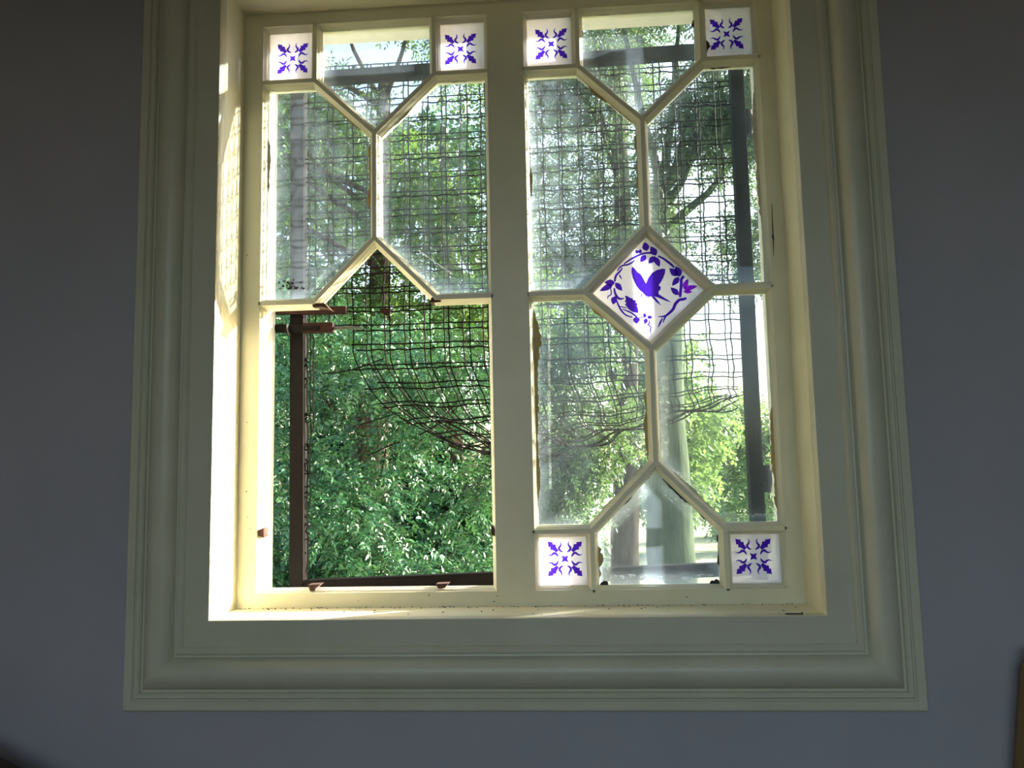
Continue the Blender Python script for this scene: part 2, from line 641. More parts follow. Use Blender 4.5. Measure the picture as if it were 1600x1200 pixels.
def flower(pane, cx, cz, half):
    mb = MB()
    y = GY0 - .0006
    leafp = [(1.03, 1.0), (.965, .68), (.865, .715), (.845, .53), (.71, .515), (.50, .375)]
    leafp = leafp + [(b, a) for a, b in reversed(leafp[1:])]
    S1 = [(.29, 1.06), (.215, .90), (.25, .76), (.335, .65), (.315, .54), (.22, .45), (.11, .40)]
    w1 = [.0, .07, .11, .14, .14, .11, .04]
    for k in range(4):
        ca, sa = math.cos(k * math.pi / 2), math.sin(k * math.pi / 2)
        T = lambda p: (cx + half * (p[0] * ca - p[1] * sa), cz + half * (p[0] * sa + p[1] * ca))
        flat(mb, leafp, T, y)
        strip(mb, stroke(S1, w1), T, y)
        strip(mb, stroke([(b, a) for a, b in S1], w1), T, y)
    T = lambda p: (cx + half * p[0], cz + half * p[1])
    flat(mb, [(.21, .21), (.13, 0), (.21, -.21), (0, -.13), (-.21, -.21), (-.13, 0), (-.21, .21), (0, .13)], T, y)
    o = mb.build('flower_print', M['violet'], pane, fixn=False)
    o['label'] = 'violet four-leaf flower stained on the milky corner pane'
    return o


HB = .0345
for key, (poly, own) in PANES.items():
    if key[1] in ('tl', 'tr', 'bl', 'br'):
        cx = sum(p[0] for p in poly) / 4 + (-.002 if key[1] in ('tr', 'br') else .002)
        cz = sum(p[1] for p in poly) / 4 + (-.002 if key[1][0] == 't' else .002)
        flower(PO[key], cx, cz, HB)

# butterfly in a wreath (units: hundredths of the drawing, y down)
dp = PO[(True, 'dia')]
DCX, DCZ = R0 + W / 2, (y2 + y3) / 2
DK = .000215
TD = lambda p: (DCX + (p[0] - 708) * DK, DCZ - (p[1] - 628) * DK)
yb = GY0 - .0006
bf = MB()
flat(bf, [(565, 402), (590, 425), (612, 458), (640, 478), (662, 515), (682, 560), (690, 575), (655, 664), (628, 640), (600, 602), (580, 560), (563, 510), (553, 455), (556, 415)], TD, yb)
flat(bf, [(690, 575), (715, 520), (752, 472), (800, 444), (850, 432), (884, 436), (880, 475), (862, 520), (838, 565), (812, 596), (832, 612), (830, 640), (812, 655), (806, 690), (768, 706), (715, 708), (680, 694), (655, 664)], TD, yb)
flat(bf, [(806, 682), (838, 705), (880, 735), (932, 772), (880, 756), (820, 728), (768, 706)], TD, yb)
flat(bf, [(735, 708), (768, 706), (800, 750), (832, 802), (790, 770)], TD, yb)
strip(bf, stroke([(648, 668), (625, 655), (592, 648)], [7, 5, 2]), TD, yb)
strip(bf, stroke([(640, 676), (605, 672), (568, 682)], [7, 5, 2]), TD, yb)
strip(bf, stroke([(645, 680), (640, 700), (634, 722)], [14, 8, 3]), TD, yb)
strip(bf, stroke([(690, 698), (697, 712), (704, 724)], [10, 6, 2]), TD, yb)
strip(bf, stroke([(708, 708), (714, 716), (720, 722)], [10, 6, 2]), TD, yb)
strip(bf, stroke([(660, 684), (664, 690), (662, 700)], [10, 6, 2]), TD, yb)
o = bf.build('butterfly_print', M['violet'], dp, fixn=False)
o['label'] = 'violet butterfly stained in the middle of the diamond pane'


def leafshape(b, t, w_, bias=.45):
    b, t = Vector(b), Vector(t)
    d = t - b
    nn = Vector((-d.y, d.x)).normalized() * w_
    pts = [b]
    for f, k in ((.2, .72), (bias, 1), (.75, .62)):
        pts.append(b + d * f + nn * k)
    pts.append(t)
    for f, k in ((.75, .62), (bias, 1), (.2, .72)):
        pts.append(b + d * f - nn * k)
    return pts


wr = MB()
for pts, ws in (
        ([(758, 272), (700, 270), (640, 285), (580, 312), (520, 345), (482, 372)], [16, 15, 15, 15, 13, 8]),
        ([(588, 335), (560, 362), (510, 382), (475, 385), (440, 405), (415, 440)], [6, 13, 14, 14, 13, 8]),
        ([(468, 408), (440, 445), (405, 480), (392, 515), (388, 545)], [8, 15, 17, 17, 14]),
        ([(818, 305), (865, 330), (915, 370), (950, 402), (972, 428)], [14, 16, 18, 18, 10]),
        ([(1060, 515), (1035, 545), (1030, 600), (1022, 660), (1014, 722)], [22, 22, 22, 22, 20]),
        ([(1076, 734), (1040, 745), (1005, 750), (965, 790), (945, 835), (905, 875), (860, 905), (795, 908)], [18, 22, 22, 24, 22, 20, 16, 4]),
        ([(868, 908), (850, 940), (840, 972)], [14, 12, 3]), ([(838, 920), (815, 965), (788, 1014)], [6, 16, 4]),
        ([(380, 610), (385, 650), (400, 690), (430, 718), (472, 714)], [12, 16, 20, 18, 6]),
        ([(400, 735), (415, 780), (445, 840), (490, 885), (548, 905)], [10, 14, 14, 12, 8]),
        ([(425, 792), (470, 805), (495, 812)], [6, 9, 6]),
        ([(450, 822), (500, 842), (550, 870), (590, 905)], [6, 11, 12, 12]),
        ([(608, 912), (640, 910), (665, 912)], [5, 7, 5]),
        ([(705, 938), (708, 970), (695, 985), (722, 1010), (714, 1040), (718, 1076)], [6, 10, 9, 9, 9, 3]),
        ([(362, 580), (345, 610), (350, 645), (345, 675), (318, 690), (312, 718)], [5, 9, 9, 9, 9, 3]),
        ([(432, 480), (445, 500), (455, 522)], [10, 12, 4])):
    strip(wr, stroke(pts, [q_ * 1.3 for q_ in ws], 4), TD, yb)
for b_, t_, w_ in (((710, 250), (692, 158), 32), ((640, 274), (652, 228), 16), ((625, 272), (602, 234), 16), ((700, 290), (642, 360), 26),
                   ((800, 300), (750, 203), 32), ((790, 305), (720, 378), 26), ((790, 310), (828, 415), 26),
                   ((390, 560), (285, 548), 30), ((365, 575), (236, 634), 26), ((392, 555), (458, 640), 26), ((385, 690), (362, 774), 28),
                   ((1005, 510), (922, 432), 32), ((1022, 520), (985, 412), 34), ((1015, 520), (942, 608), 26), ((1004, 700), (926, 622), 26),
                   ((585, 900), (585, 972), 30), ((672, 912), (660, 866), 14), ((690, 912), (740, 910), 16), ((682, 920), (664, 978), 18)):
    flat(wr, leafshape(b_, t_, w_ * 1.15), TD, yb)
flat(wr, [(482, 690), (505, 692), (530, 712), (555, 718), (560, 735), (588, 740), (582, 760), (602, 775), (592, 795), (604, 820), (606, 866), (580, 862), (545, 850), (510, 822), (495, 800), (478, 778), (492, 762), (476, 745), (490, 728)], TD, yb)
o = wr.build('wreath_print', M['violet'], dp, fixn=False)
o['label'] = 'violet wreath of leafy twigs stained around the butterfly'
wm = MB()
for b_, t_, w_ in (((1050, 640), (1100, 542), 26), ((1050, 645), (1188, 618), 26), ((1046, 665), (1136, 676), 20)):
    flat(wm, leafshape(b_, t_, w_), TD, yb)
o = wm.build('bright_leaf_print', M['magenta'], dp, fixn=False)
o['label'] = 'brighter magenta violet leaf at the right of the wreath'


# putty and grime along pane edges ------------------------------------------------------
rng = random.Random(5)


def ragged(pane, a, b, w0, w1, mt, name='putty', amp=.5, seed=0, y=None):
    """ragged strip of putty from a to b (x,z), growing to the left of a->b by w0..w1"""
    r_ = random.Random(seed)
    a, b = Vector(a), Vector(b)
    d = (b - a)
    n_ = max(8, int(d.length / .006))
    nn = Vector((-d.y, d.x)).normalized()
    base, top = [], []
    ph, ph2 = r_.uniform(0, 6), r_.uniform(0, 6)
    for i in range(n_ + 1):
        t = i / n_
        env = min(1, t * 6, (1 - t) * 6)
        wv = (w0 + (w1 - w0) * t) * (1 + amp * (math.sin(t * 7 + ph) * .6 + math.sin(t * 19 + ph2) * .25 + r_.uniform(-.35, .35)))
        base.append(a + d * t)
        top.append(a + d * t + nn * max(.0006, wv * env))
    y0 = GY0 - .0022 if y is None else y
    y1_ = GY0 + .0002
    vs_ = [(p.x, y1_ - .0022, p.y) for p in base] + [(p.x, y0 + .0018, p.y) for p in top] + [(p.x, y1_, p.y) for p in top]
    m_ = n_ + 1
    fs = [(i, i + 1, m_ + i + 1, m_ + i) for i in range(n_)] + [(m_ + i, m_ + i + 1, 2 * m_ + i + 1, 2 * m_ + i) for i in range(n_)]
    return MB().add(vs_, fs).build(name, mt, pane, fixn=False)


def edge_of(key, i, d=.0095):
    poly, own = PANES[key]
    r_ = inset(poly, [d - (NOSE if k else 0) for k in own])
    return r_[i], r_[(i + 1) % len(r_)]


def rag(key, i, t0, t1, w0, w1, mt, seed, amp=.5):
    a, b = edge_of(key, i)
    a, b = Vector(a), Vector(b)
    return ragged(PO[key], tuple(a + (b - a) * t0), tuple(a + (b - a) * t1), w0, w1, mt, seed=seed, amp=amp)


# edge indices follow the cell polygons above
rag((True, 'll'), 5, .0, .98, .014, .006, M['putty'], 1)          # left edge of lower left pane
rag((True, 'll'), 2, .0, .7, .006, .010, M['putty'], 2)
rag((True, 'll'), 1, .1, .95, .004, .006, M['puttypale'], 3)
rag((True, 'll'), 3, .25, .95, .006, .005, M['putty'], 4)
rag((True, 'lr'), 1, .0, .55, .010, .006, M['putty'], 5)
rag((True, 'lr'), 5, .1, .9, .004, .006, M['puttypale'], 6)
rag((True, 'ul'), 3, .0, .85, .005, .008, M['putty'], 7)
rag((True, 'ul'), 2, .3, .98, .006, .006, M['putty'], 8)
rag((True, 'ul'), 5, .25, .6, .004, .006, M['putty'], 9)
rag((True, 'ur'), 1, .2, .95, .010, .008, M['puttypale'], 10)
rag((True, 'ur'), 2, .0, .98, .003, .004, M['grime'], 11)
rag((True, 'bot'), 2, .05, .95, .006, .004, M['grime'], 12, .8)
rag((True, 'bot'), 3, .02, .6, .003, .004, M['grime'], 13, .8)
rag((True, 'bot'), 1, .3, .98, .004, .006, M['grime'], 14, .9)
rag((True, 'bot'), 4, .2, .95, .006, .010, M['putty'], 15, .8)
rag((True, 'bot'), 0, .9, .99, .010, .012, M['grime'], 16, .3)
rag((True, 'bot'), 0, .01, .09, .010, .010, M['grime'], 17, .3)
rag((True, 'top'), 2, .0, .98, .002, .003, M['grime'], 18)
rag((True, 'top'), 1, .60, .82, .005, .006, M['grime'], 19, .7)
rag((True, 'tr'), 3, .62, .9, .006, .010, M['grime'], 20, .7)
rag((False, 'ul'), 2, .25, .98, .009, .007, M['putty'], 21)
rag((False, 'ul'), 3, .05, .9, .003, .007, M['putty'], 22)
rag((False, 'ul'), 5, .22, .52, .006, .008, M['puttypale'], 23)
rag((False, 'ur'), 3, .3, .85, .003, .005, M['putty'], 24)
rag((False, 'top'), 2, .0, .98, .002, .002, M['grime'], 25)
rag((False, 'ur'), 2, .1, .95, .002, .003, M['grime'], 26)

# tape residue and scratches on the glass, debris caught on one pane
m, n, out = mat('tape_residue')
tr = n.nodes.new('ShaderNodeBsdfTransparent')
tl = n.nodes.new('ShaderNodeBsdfTranslucent')
tl.inputs[0].default_value = (.80, .84, .88, 1)
geo = n.nodes.new('ShaderNodeNewGeometry')
t = noise(n, 90, 4, .6, vec=geo.outputs['Position'])
rr = ramp(n, t.outputs['Fac'], [(.35, .05), (.7, .42)])
ms = n.nodes.new('ShaderNodeMixShader')
n.links.new(rr.outputs[0], ms.inputs[0])
n.links.new(tr.outputs[0], ms.inputs[1])
n.links.new(tl.outputs[0], ms.inputs[2])
n.links.new(ms.outputs[0], out.inputs[0])
M['residue'] = m


def residue(key, u0, v0, u1, v1, wd):
    a, b = P(u0, v0, GY0 - .0004), P(u1, v1, GY0 - .0004)
    a, b = Vector((a.x, a.z)), Vector((b.x, b.z))
    d = (b - a)
    n_ = 14
    nn = Vector((-d.y, d.x)).normalized()
    vs_ = []
    for i in range(n_ + 1):
        c = a + d * (i / n_)
        for sg in (-1, 1):
            p = c + nn * sg * wd * .5 * rng.uniform(.6, 1.3)
            vs_.append((p.x, GY0 - .0004, p.y))
    MB().add(vs_, [(2 * i, 2 * i + 1, 2 * i + 3, 2 * i + 2) for i in range(n_)]).build('tape_residue', M['residue'], PO[key], fixn=False)


for q_ in (((False, 'ul'), 530, 404, 494, 440, .003), ((False, 'ul'), 536, 217, 563, 238, .002), ((False, 'ur'), 652, 390, 706, 428, .003),
           ((True, 'll'), 898, 480, 973, 549, .002), ((True, 'ur'), 1056, 353, 1099, 393, .002), ((True, 'ul'), 852, 161, 855, 345, .002),
           ((True, 'ur'), 1037, 213, 1043, 345, .002), ((True, 'll'), 996, 717, 944, 766, .003), ((True, 'll'), 994, 640, 996, 692, .002),
           ((True, 'll'), 857, 480, 860, 764, .006), ((True, 'lr'), 1038, 565, 1038, 722, .016), ((True, 'lr'), 1036, 722, 1125, 792, .008),
           ((True, 'bot'), 1024, 761, 964, 824, .003), ((True, 'bot'), 1016, 758, 955, 822, .012), ((True, 'bot'), 1029, 764, 1092, 820, .003), ((True, 'bot'), 1034, 760, 1098, 816, .010),
           ((True, 'bot'), 952, 904, 1116, 902, .016), ((True, 'bot'), 956, 820, 950, 900, .010), ((True, 'lr'), 1125, 806, 1205, 806, .012)):
    residue(*q_)
mb = MB()
for k in range(34):
    p = P(rng.gauss(456, 9), 452 - abs(rng.gauss(0, 6)), GY0)
    sz = rng.uniform(.0012, .0034)
    mb.tube([(p.x, GY0 + .0003, p.z), (p.x + sz, GY0 - .0012, p.z + rng.uniform(-1, 1) * sz)], [sz, sz * .5], 5)
o = mb.build('debris', M['grime'], PO[(False, 'ul')], fixn=False)
o['kind'] = 'stuff'

# broken glazing bar ends where the lower bars of the left light are gone ------------------


def stub(u, v, poly, name, mt, y0=.002, y1_=.034):
    o = P(u, v, .01)
    return MB().prism([(o.x + a, o.z + b) for a, b in poly], y0, y1_).build(name, mt, win)


s_ = stub(505, 478, [(-.022, .0045), (.004, .0045), (.012, -.004), (.016, -.0085), (.001, -.0035), (-.02, -.0035)], 'broken_bar_end', M['rawwood'])
s_['label'] = 'raw brown wood where a glazing bar broke off'
stub(681, 469, [(-.012, -.006), (-.008, .004), (.003, .0105), (.012, -.005)], 'broken_bar_end', M['rawwood'])
stub(408, 832, [(-.007, .003), (.007, .010), (.008, -.010), (-.007, -.006)], 'broken_bar_end', M['rawwood'], .004, .03)
stub(771, 830, [(-.004, .012), (.004, .005), (.003, -.010), (-.004, -.006)], 'broken_bar_end', M['rawwood'], .004, .03)
stub(490, 917, [(-.010, .005), (.016, .006), (.006, -.002), (.004, -.008), (-.006, -.007)], 'broken_bar_end', M['rawwood'], .004, .03)
stub(691, 915, [(-.012, .004), (.014, .005), (.006, -.004), (-.008, -.004)], 'broken_bar_end', M['rawwood'], .004, .03)

# dirt crumbs on sill and frame (uncountable specks)
mb = MB()
for i in range(150):
    t = rng.random()
    x = AL + (AR - AL) * t
    y = -abs(rng.gauss(0, .006)) - .001 if i < 110 else -rng.uniform(.004, .1)
    s2 = rng.uniform(.0006, .0018)
    z = AB
    mb.tube([(x, y, z - .0002), (x + s2, y, z + s2 * .8)], [s2, s2 * .5], 5)
o = mb.build('dirt_crumbs', M['grime'], win, fixn=False)
o['kind'] = 'stuff'
mb = MB()
for u, v in ((391, 826), (387, 808), (560, 939), (670, 930), (776, 931), (772, 940), (386, 660), (1073, 933), (386, 399), (1250, 348), (1261, 530), (385, 768)):
    p = P(u, v, -.0)
    s2 = rng.uniform(.001, .0018)
    mb.tube([(p.x, .0002, p.z), (p.x, -.0008, p.z)], [s2, s2 * .6], 6)
mb.build('nail_hole', M['grime'], win, fixn=False)
# thread with a dead insect caught on the right stile
mb = MB()
mb.tube([P(1206, 318, -.002), P(1207, 345, -.003), P(1208.5, 371, -.003), P(1209, 400, -.002)], [.0006, .0009, .0012, .0004], 5)
mb.tube([P(1207, 368, -.003), P(1209, 374, -.004)], [.002, .0015], 6)
o = tag(mb.build('cobweb_thread', M['grime'], None), 'dark thread with a dead insect on the right window stile', 'thread')
# nail lying on the sill
a, b = P(1226, 963.5, -.118), P(1253, 962.5, -.118)
a.z = b.z = AB + .0018
n_root = MB().tube([a, a + (b - a) * .12, b], [.0003, .0015, .0015], 8).build('nail', M['steel'])
tag(n_root, 'small dark iron nail lying at the right end of the sill', 'nail')
hd = MB().tube([b, b + Vector((.0015, 0, 0))], [.0036, .0036], 10).build('nail_head', M['steel'], n_root)

# ------------------------------------------------------------------ iron security screen outside the window
SY = .190
scr = empty('security_screen')
tag(scr, 'dark iron screen frame with torn woven wire mesh outside the window', 'window screen')
bl_, tl_ = P(466, 935, SY), P(467, 112, SY)
br_, tr_ = P(1188, 905, SY), P(1147, 60, SY)
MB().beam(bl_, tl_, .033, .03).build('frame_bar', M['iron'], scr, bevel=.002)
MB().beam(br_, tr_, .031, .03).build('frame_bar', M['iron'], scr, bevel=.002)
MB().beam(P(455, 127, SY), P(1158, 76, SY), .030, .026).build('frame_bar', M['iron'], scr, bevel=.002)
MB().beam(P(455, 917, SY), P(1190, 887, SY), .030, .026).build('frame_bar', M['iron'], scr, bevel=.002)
# latch ironwork at the left
LY = SY - .022
MB().beam(P(412, 486, LY), P(541, 485, LY), .019, .010).build('latch_strap', M['rust'], scr, bevel=.001)
MB().tube([P(412, 513, LY), P(470, 514, LY), P(500, 514, LY)], .0105, 12).build('bolt', M['iron'], scr, smooth=40)
MB().beam(P(474, 513, LY), P(521, 512, LY), .024, .016).build('bolt_housing', M['rust'], scr, bevel=.002)
MB().tube([P(520, 513, LY), P(545, 512, LY), P(566, 512.5, LY)], [.004, .0035, .002], 8).build('bolt_rod', M['steel'], scr)
MB().tube([P(451, 515, LY - .008), P(452, 514.8, LY - .008)], .0145, 12).build('bolt_collar', M['steel'], scr)
MB().prism([(P(592, 482, LY).x, P(592, 482, LY).z), (P(610, 482, LY).x, P(610, 482, LY).z), (P(608, 493, LY).x, P(608, 493, LY).z), (P(600, 491, LY).x, P(600, 491, LY).z)], LY, LY + .006).build('torn_strap', M['rust'], scr)
# hinges at the right
for u, v in ((1168, 192), (1197, 748)):
    p = P(u, v, SY)
    mb = MB()
    mb.tube([p + Vector((0, 0, -.03)), p + Vector((0, 0, .03))], .012, 10)
    mb.beam(p + Vector((-.02, 0, .004)), p + Vector((.06, 0, .004)), .03, .012)
    mb.build('hinge', M['iron'], scr, smooth=40)

# woven wire mesh: pairs of crimped wires, lower edge torn free and pushed outward
X0s, X1s = P(474, 500, SY).x, P(1160, 400, SY).x
ZT = P(760, 108, SY).z + .03
ZK = P(760, 545, SY).z
XT = P(548, 510, SY).x
ZC = P(520, 512, SY).z
PITCHW, GAP, WR = .0465, .0125, .00175


def warp(x, z):
    a = (x - X0s) / (X1s - X0s)
    wob = .004 * math.sin(x * 23 + z * 9) + .003 * math.sin(z * 31 + x * 13)
    zk = ZK + .05 * max(0, .5 - a) - .02 * math.sin(a * 5)
    if z >= zk:
        return Vector((x + wob * .25, SY + .004 + wob * .8, z + wob * .4))
    s = zk - z
    Rr = .25 - .12 * a * a
    th = min(s / Rr, 1.5)
    dz, dy = Rr * math.sin(th), Rr * (1 - math.cos(th))
    if s / Rr > 1.5:
        e = s - 1.5 * Rr
        dz += e * math.cos(1.5)
        dy += e * math.sin(1.5)
    k = s / .38
    crumple = min(1, k)
    dx = (.42 * max(0.0, 1 - a) ** 2 + .05) * k ** 1.6
    nx = .012 * math.sin(z * 40 + x * 7) * crumple + .008 * math.sin(x * 55 + z * 21) * crumple
    nz = .009 * math.sin(x * 33 + z * 17) * crumple
    return Vector((x + dx + nx + wob * .25, SY + .004 + dy * .8 + nx * .8, zk - dz + nz))


mb = MB()
xs = []
x = X0s + .012
while x < X1s:
    xs += [x, x + GAP]
    x += PITCHW
zs = []
z = ZT
zend = ZK - .38
while z > zend:
    zs += [z, z - GAP]
    z -= PITCHW
rw = random.Random(3)
for i, x in enumerate(xs):
    x += rw.gauss(0, .0012)
    zlow = ZC + rw.uniform(-.02, .03) if x < XT else zend + rw.uniform(-.03, .10) + (.05 if x > X0s + .7 else 0)
    n_ = int((ZT - zlow) / .012)
    pts = []
    for k in range(n_ + 1):
        z = ZT - (ZT - zlow) * k / n_
        p = warp(x, z)
        p.y += (-1) ** (k // 2 + i) * .0015
        p.x += (-1) ** (k // 2) * .0006
        pts.append(p)
    mb.tube(pts, WR, 4, cap=False)
for i, z in enumerate(zs):
    z += rw.gauss(0, .0012)
    xa = X0s if z > ZC else XT + rw.uniform(-.03, .03)
    xb = X1s + .01
    if z < ZK - .12:
        xb -= rw.uniform(0, .08)
    n_ = int((xb - xa) / .012)
    pts = []
    for k in range(n_ + 1):
        x = xa + (xb - xa) * k / n_
        p = warp(x, z)
        p.y += (-1) ** (k // 2 + i) * .0015
        p.z += (-1) ** (k // 2) * .0006
        pts.append(p)
    mb.tube(pts, WR, 4, cap=False)
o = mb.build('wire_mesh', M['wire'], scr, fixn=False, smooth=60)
tag(o, 'woven rusty wire mesh, torn loose and bulging outward at the bottom', kind='stuff')
# loose broken wires along the left bar
mb = MB()
for k in range(3):
    u0 = 480 + k * 5
    pts = [P(u0 + rw.uniform(-1.5, 1.5), v, SY) for v in range(505, 905 - k * 110, 9)]
    mb.tube(pts, WR, 4)
for k in range(34):
    v = rw.uniform(500, 890)
    L = rw.uniform(2, 13)
    mb.tube([P(476, v, SY), P(476 + L * .5, v + rw.uniform(-5, 5), SY - .004), P(476 + L, v + rw.uniform(-6, 9), SY)], [WR * .8, WR * .8, WR * .4], 4)
for pts in (((600, 625), (640, 640), (590, 655), (560, 665)), ((625, 690), (600, 700), (575, 712)), ((600, 560), (560, 575), (530, 582), (505, 584)), ((655, 680), (690, 660), (730, 655), (768, 650))):
    mb.tube([P(u, v, SY + .10 + .02 * i) for i, (u, v) in enumerate(pts)], WR, 4)
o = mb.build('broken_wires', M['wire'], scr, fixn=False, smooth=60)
tag(o, 'loose snapped wires along the left frame bar', kind='stuff')

# ------------------------------------------------------------------ small things in the room
hr = empty('handrail')
tag(hr, 'dark brown wooden handrail on the wall at bottom left', 'handrail')
ya = -.20
a, b = P(-60, 1176, ya), P(120, 1272, ya)
d = (b - a).normalized()
a2, b2 = a - d * .5, b + d * .5
q = Vector((d.z, 0, -d.x))
if q.z > 0:
    q = -q
pr = [(0, -.026), (-.006, -.033), (-.018, -.036), (-.018, .012), (0, .02), (.010, .024), (.045, .024), (.060, .012), (.060, -.022), (.045, -.030)]
vs_, fs = [], []
for e in (a2, b2):
    for o_, yy in pr:
        v_ = e + q * o_
        vs_.append((v_.x, ya + yy, v_.z))
n_ = len(pr)
for i in range(n_):
    fs.append((i, (i + 1) % n_, n_ + (i + 1) % n_, n_ + i))
fs += [tuple(range(n_)), tuple(reversed(range(n_, 2 * n_)))]
MB().add(vs_, fs).build('rail', M['rail'], hr, smooth=35)
c = a2 + (b2 - a2) * .25 + q * .05
MB().tube([(c.x, ya, c.z - .01), (c.x, ya, c.z - .05), (c.x, -.10, c.z - .06)], .008, 8).build('bracket', M['iron'], hr, smooth=40)
pp = empty('timber_post')
tag(pp, 'ochre varnished timber post standing at the right picture edge', 'post')
p0, p1 = P(1613, 990, -.16), P(1599, 1210, -.16)
dd = (p1 - p0).normalized()
t0 = p0 + dd * .06
t1 = p0 + dd * ((FLOOR - p0.z) / dd.z)
MB().beam(t0 + Vector((.03, 0, 0)), t1 + Vector((.03, 0, 0)), .06, .06).build('shaft', M['post'], pp, bevel=.004)
MB().beam(t0 + Vector((.03, 0, 0)) - dd * .03, t0 + Vector((.03, 0, 0)), .05, .05).build('cap', M['post'], pp, bevel=.006)

# ------------------------------------------------------------------ garden
g = MB()
N = 40
gv = []
for j in range(N + 1):
    for i in range(N + 1):
        x = -60 + 120 * i / N
        y = .2 + 118 * (j / N) ** 1.6
        gv.append((x, y, GROUND + .12 * math.sin(x * .5) * math.sin(y * .4)))
gf = [(j * (N + 1) + i, j * (N + 1) + i + 1, (j + 1) * (N + 1) + i + 1, (j + 1) * (N + 1) + i) for j in range(N) for i in range(N)]
tag(g.add(gv, gf).build('ground', M['lawn'], smooth=60), 'pale sunlit lawn outside beyond the trees', 'ground', kind='structure')


def leaves(name, parent, mt, blobs, twigs, length, per=11, seed=1, droop=.5, keep=0, fold=.35, tri=4):
    """scatter leafy twigs over clumps; returns the foliage mesh; the 'keep' leaves nearest the window become single leaf objects"""
    rg = np.random.default_rng(seed)
    B = np.array([[b[0].x, b[0].y, b[0].z, b[1]] for b in blobs])
    wgt = B[:, 3] ** 2
    bi = rg.choice(len(B), size=twigs, p=wgt / wgt.sum())
    d = rg.normal(size=(twigs, 3))
    d /= np.linalg.norm(d, axis=1)[:, None]
    rad = B[bi, 3] * (rg.random(twigs) ** .45)
    base = B[bi, :3] + d * rad[:, None] * np.array([1, 1, .85])
    dirn = d + rg.normal(size=(twigs, 3)) * .55
    dirn[:, 2] -= droop
    dirn /= np.linalg.norm(dirn, axis=1)[:, None]
    T = twigs
    k = np.arange(per)
    along = (k // 2) / max(1, per // 2) * length * 3.0
    side = np.where(k % 2 == 0, 1.0, -1.0)
    side[-1] = 0
    up = np.tile(np.array([0, 0, 1.0]), (T, 1)) + rg.normal(size=(T, 3)) * .45
    lat = np.cross(dirn, up)
    lat /= np.linalg.norm(lat, axis=1)[:, None] + 1e-9
    nrm = np.cross(lat, dirn)
    pos = base[:, None, :] + dirn[:, None, :] * along[None, :, None]
    ld = dirn[:, None, :] * .55 + lat[:, None, :] * side[None, :, None] + rg.normal(size=(T, per, 3)) * .28
    ld[:, :, 2] -= .18
    ld /= np.linalg.norm(ld, axis=2)[:, :, None]
    nr = nrm[:, None, :] + rg.normal(size=(T, per, 3)) * .4
    wv = np.cross(nr, ld)
    wv /= np.linalg.norm(wv, axis=2)[:, :, None] + 1e-9
    nv = np.cross(ld, wv)
    ln = length * rg.uniform(.65, 1.2, size=(T, per))
    n = T * per
    pos, ld, wv, nv = (q_.reshape(n, 3) for q_ in (pos, ld, wv, nv))
    ln = ln.reshape(n, 1)
    rnd = np.clip(np.repeat(rg.normal(.45, .22, T), per) + rg.normal(0, .14, n), 0, 1)
    ok = pos[:, 1] > .75
    pos, ld, wv, nv, ln, rnd = pos[ok], ld[ok], wv[ok], nv[ok], ln[ok], rnd[ok]
    if keep:
        c = np.array(CAM)
        q_ = pos - c
        F_, Ra, Ua = np.array(_F), np.array(R2), np.array(U2)
        zz = q_ @ F_
        uu = 800 + FPX * (q_ @ Ra) / zz
        vv = 600 - FPX * (q_ @ Ua) / zz
        seen = (uu > 485) & (uu < 765) & (vv > 520) & (vv < 890)
        sc = np.where(seen, zz, 1e9)
        order = np.argsort(sc)
        near = order[:keep]
        lm = None
        for c_, i in enumerate(near):
            if lm is None:
                lm = bpy.data.meshes.new('leaf')
                lm.from_pydata([(0, 0, 0), (.4, .21, .06), (.4, -.21, .06), (.42, 0, 0), (1, 0, -.08)], [], [(0, 3, 1), (0, 2, 3), (3, 4, 1), (2, 4, 3)])
                lm.materials.append(mt)
                aa = lm.attributes.new('rnd', 'FLOAT', 'POINT')
                aa.data.foreach_set('value', [.6] * 5)
            lo = bpy.data.objects.new('leaf', lm)
            COL.objects.link(lo)
            l_ = float(ln[i, 0])
            X_, Y_, Z_ = ld[i] * l_, wv[i] * l_, nv[i] * l_
            lo.matrix_world = Matrix(((X_[0], Y_[0], Z_[0], pos[i][0]), (X_[1], Y_[1], Z_[1], pos[i][1]), (X_[2], Y_[2], Z_[2], pos[i][2]), (0, 0, 0, 1)))
            lo.parent = parent
        msk = np.ones(len(pos), bool)
        msk[near] = False
        pos, ld, wv, nv, ln, rnd = pos[msk], ld[msk], wv[msk], nv[msk], ln[msk], rnd[msk]
    n = len(pos)
    if tri == 4:
        loc = [(0, 0, 0), (.4, .21, .06), (.4, -.21, .06), (.42, 0, 0), (1, 0, -.08)]
        tr_i = [(0, 3, 1), (0, 2, 3), (3, 4, 1), (2, 4, 3)]
    else:
        loc = [(0, 0, 0), (.42, .28, .05), (.42, -.28, .05), (1, 0, -.06)]
        tr_i = [(0, 2, 1), (2, 3, 1)]
    nv_ = len(loc)
    V = np.stack([pos + (ld * a + wv * b + nv * c) * ln for a, b, c in loc], 1).reshape(-1, 3)
    I = (np.arange(n)[:, None, None] * nv_ + np.array(tr_i)[None]).reshape(-1)
    me = bpy.data.meshes.new(name)
    nt_ = len(I) // 3
    me.vertices.add(len(V))
    me.vertices.foreach_set('co', V.astype(np.float32).ravel())
    me.loops.add(len(I))
    me.loops.foreach_set('vertex_index', I.astype(np.int32))
    me.polygons.add(nt_)
    me.polygons.foreach_set('loop_start', np.arange(0, len(I), 3, dtype=np.int32))
    me.polygons.foreach_set('loop_total', np.full(nt_, 3, dtype=np.int32))
    me.update(calc_edges=True)
    at = me.attributes.new('rnd', 'FLOAT', 'POINT')
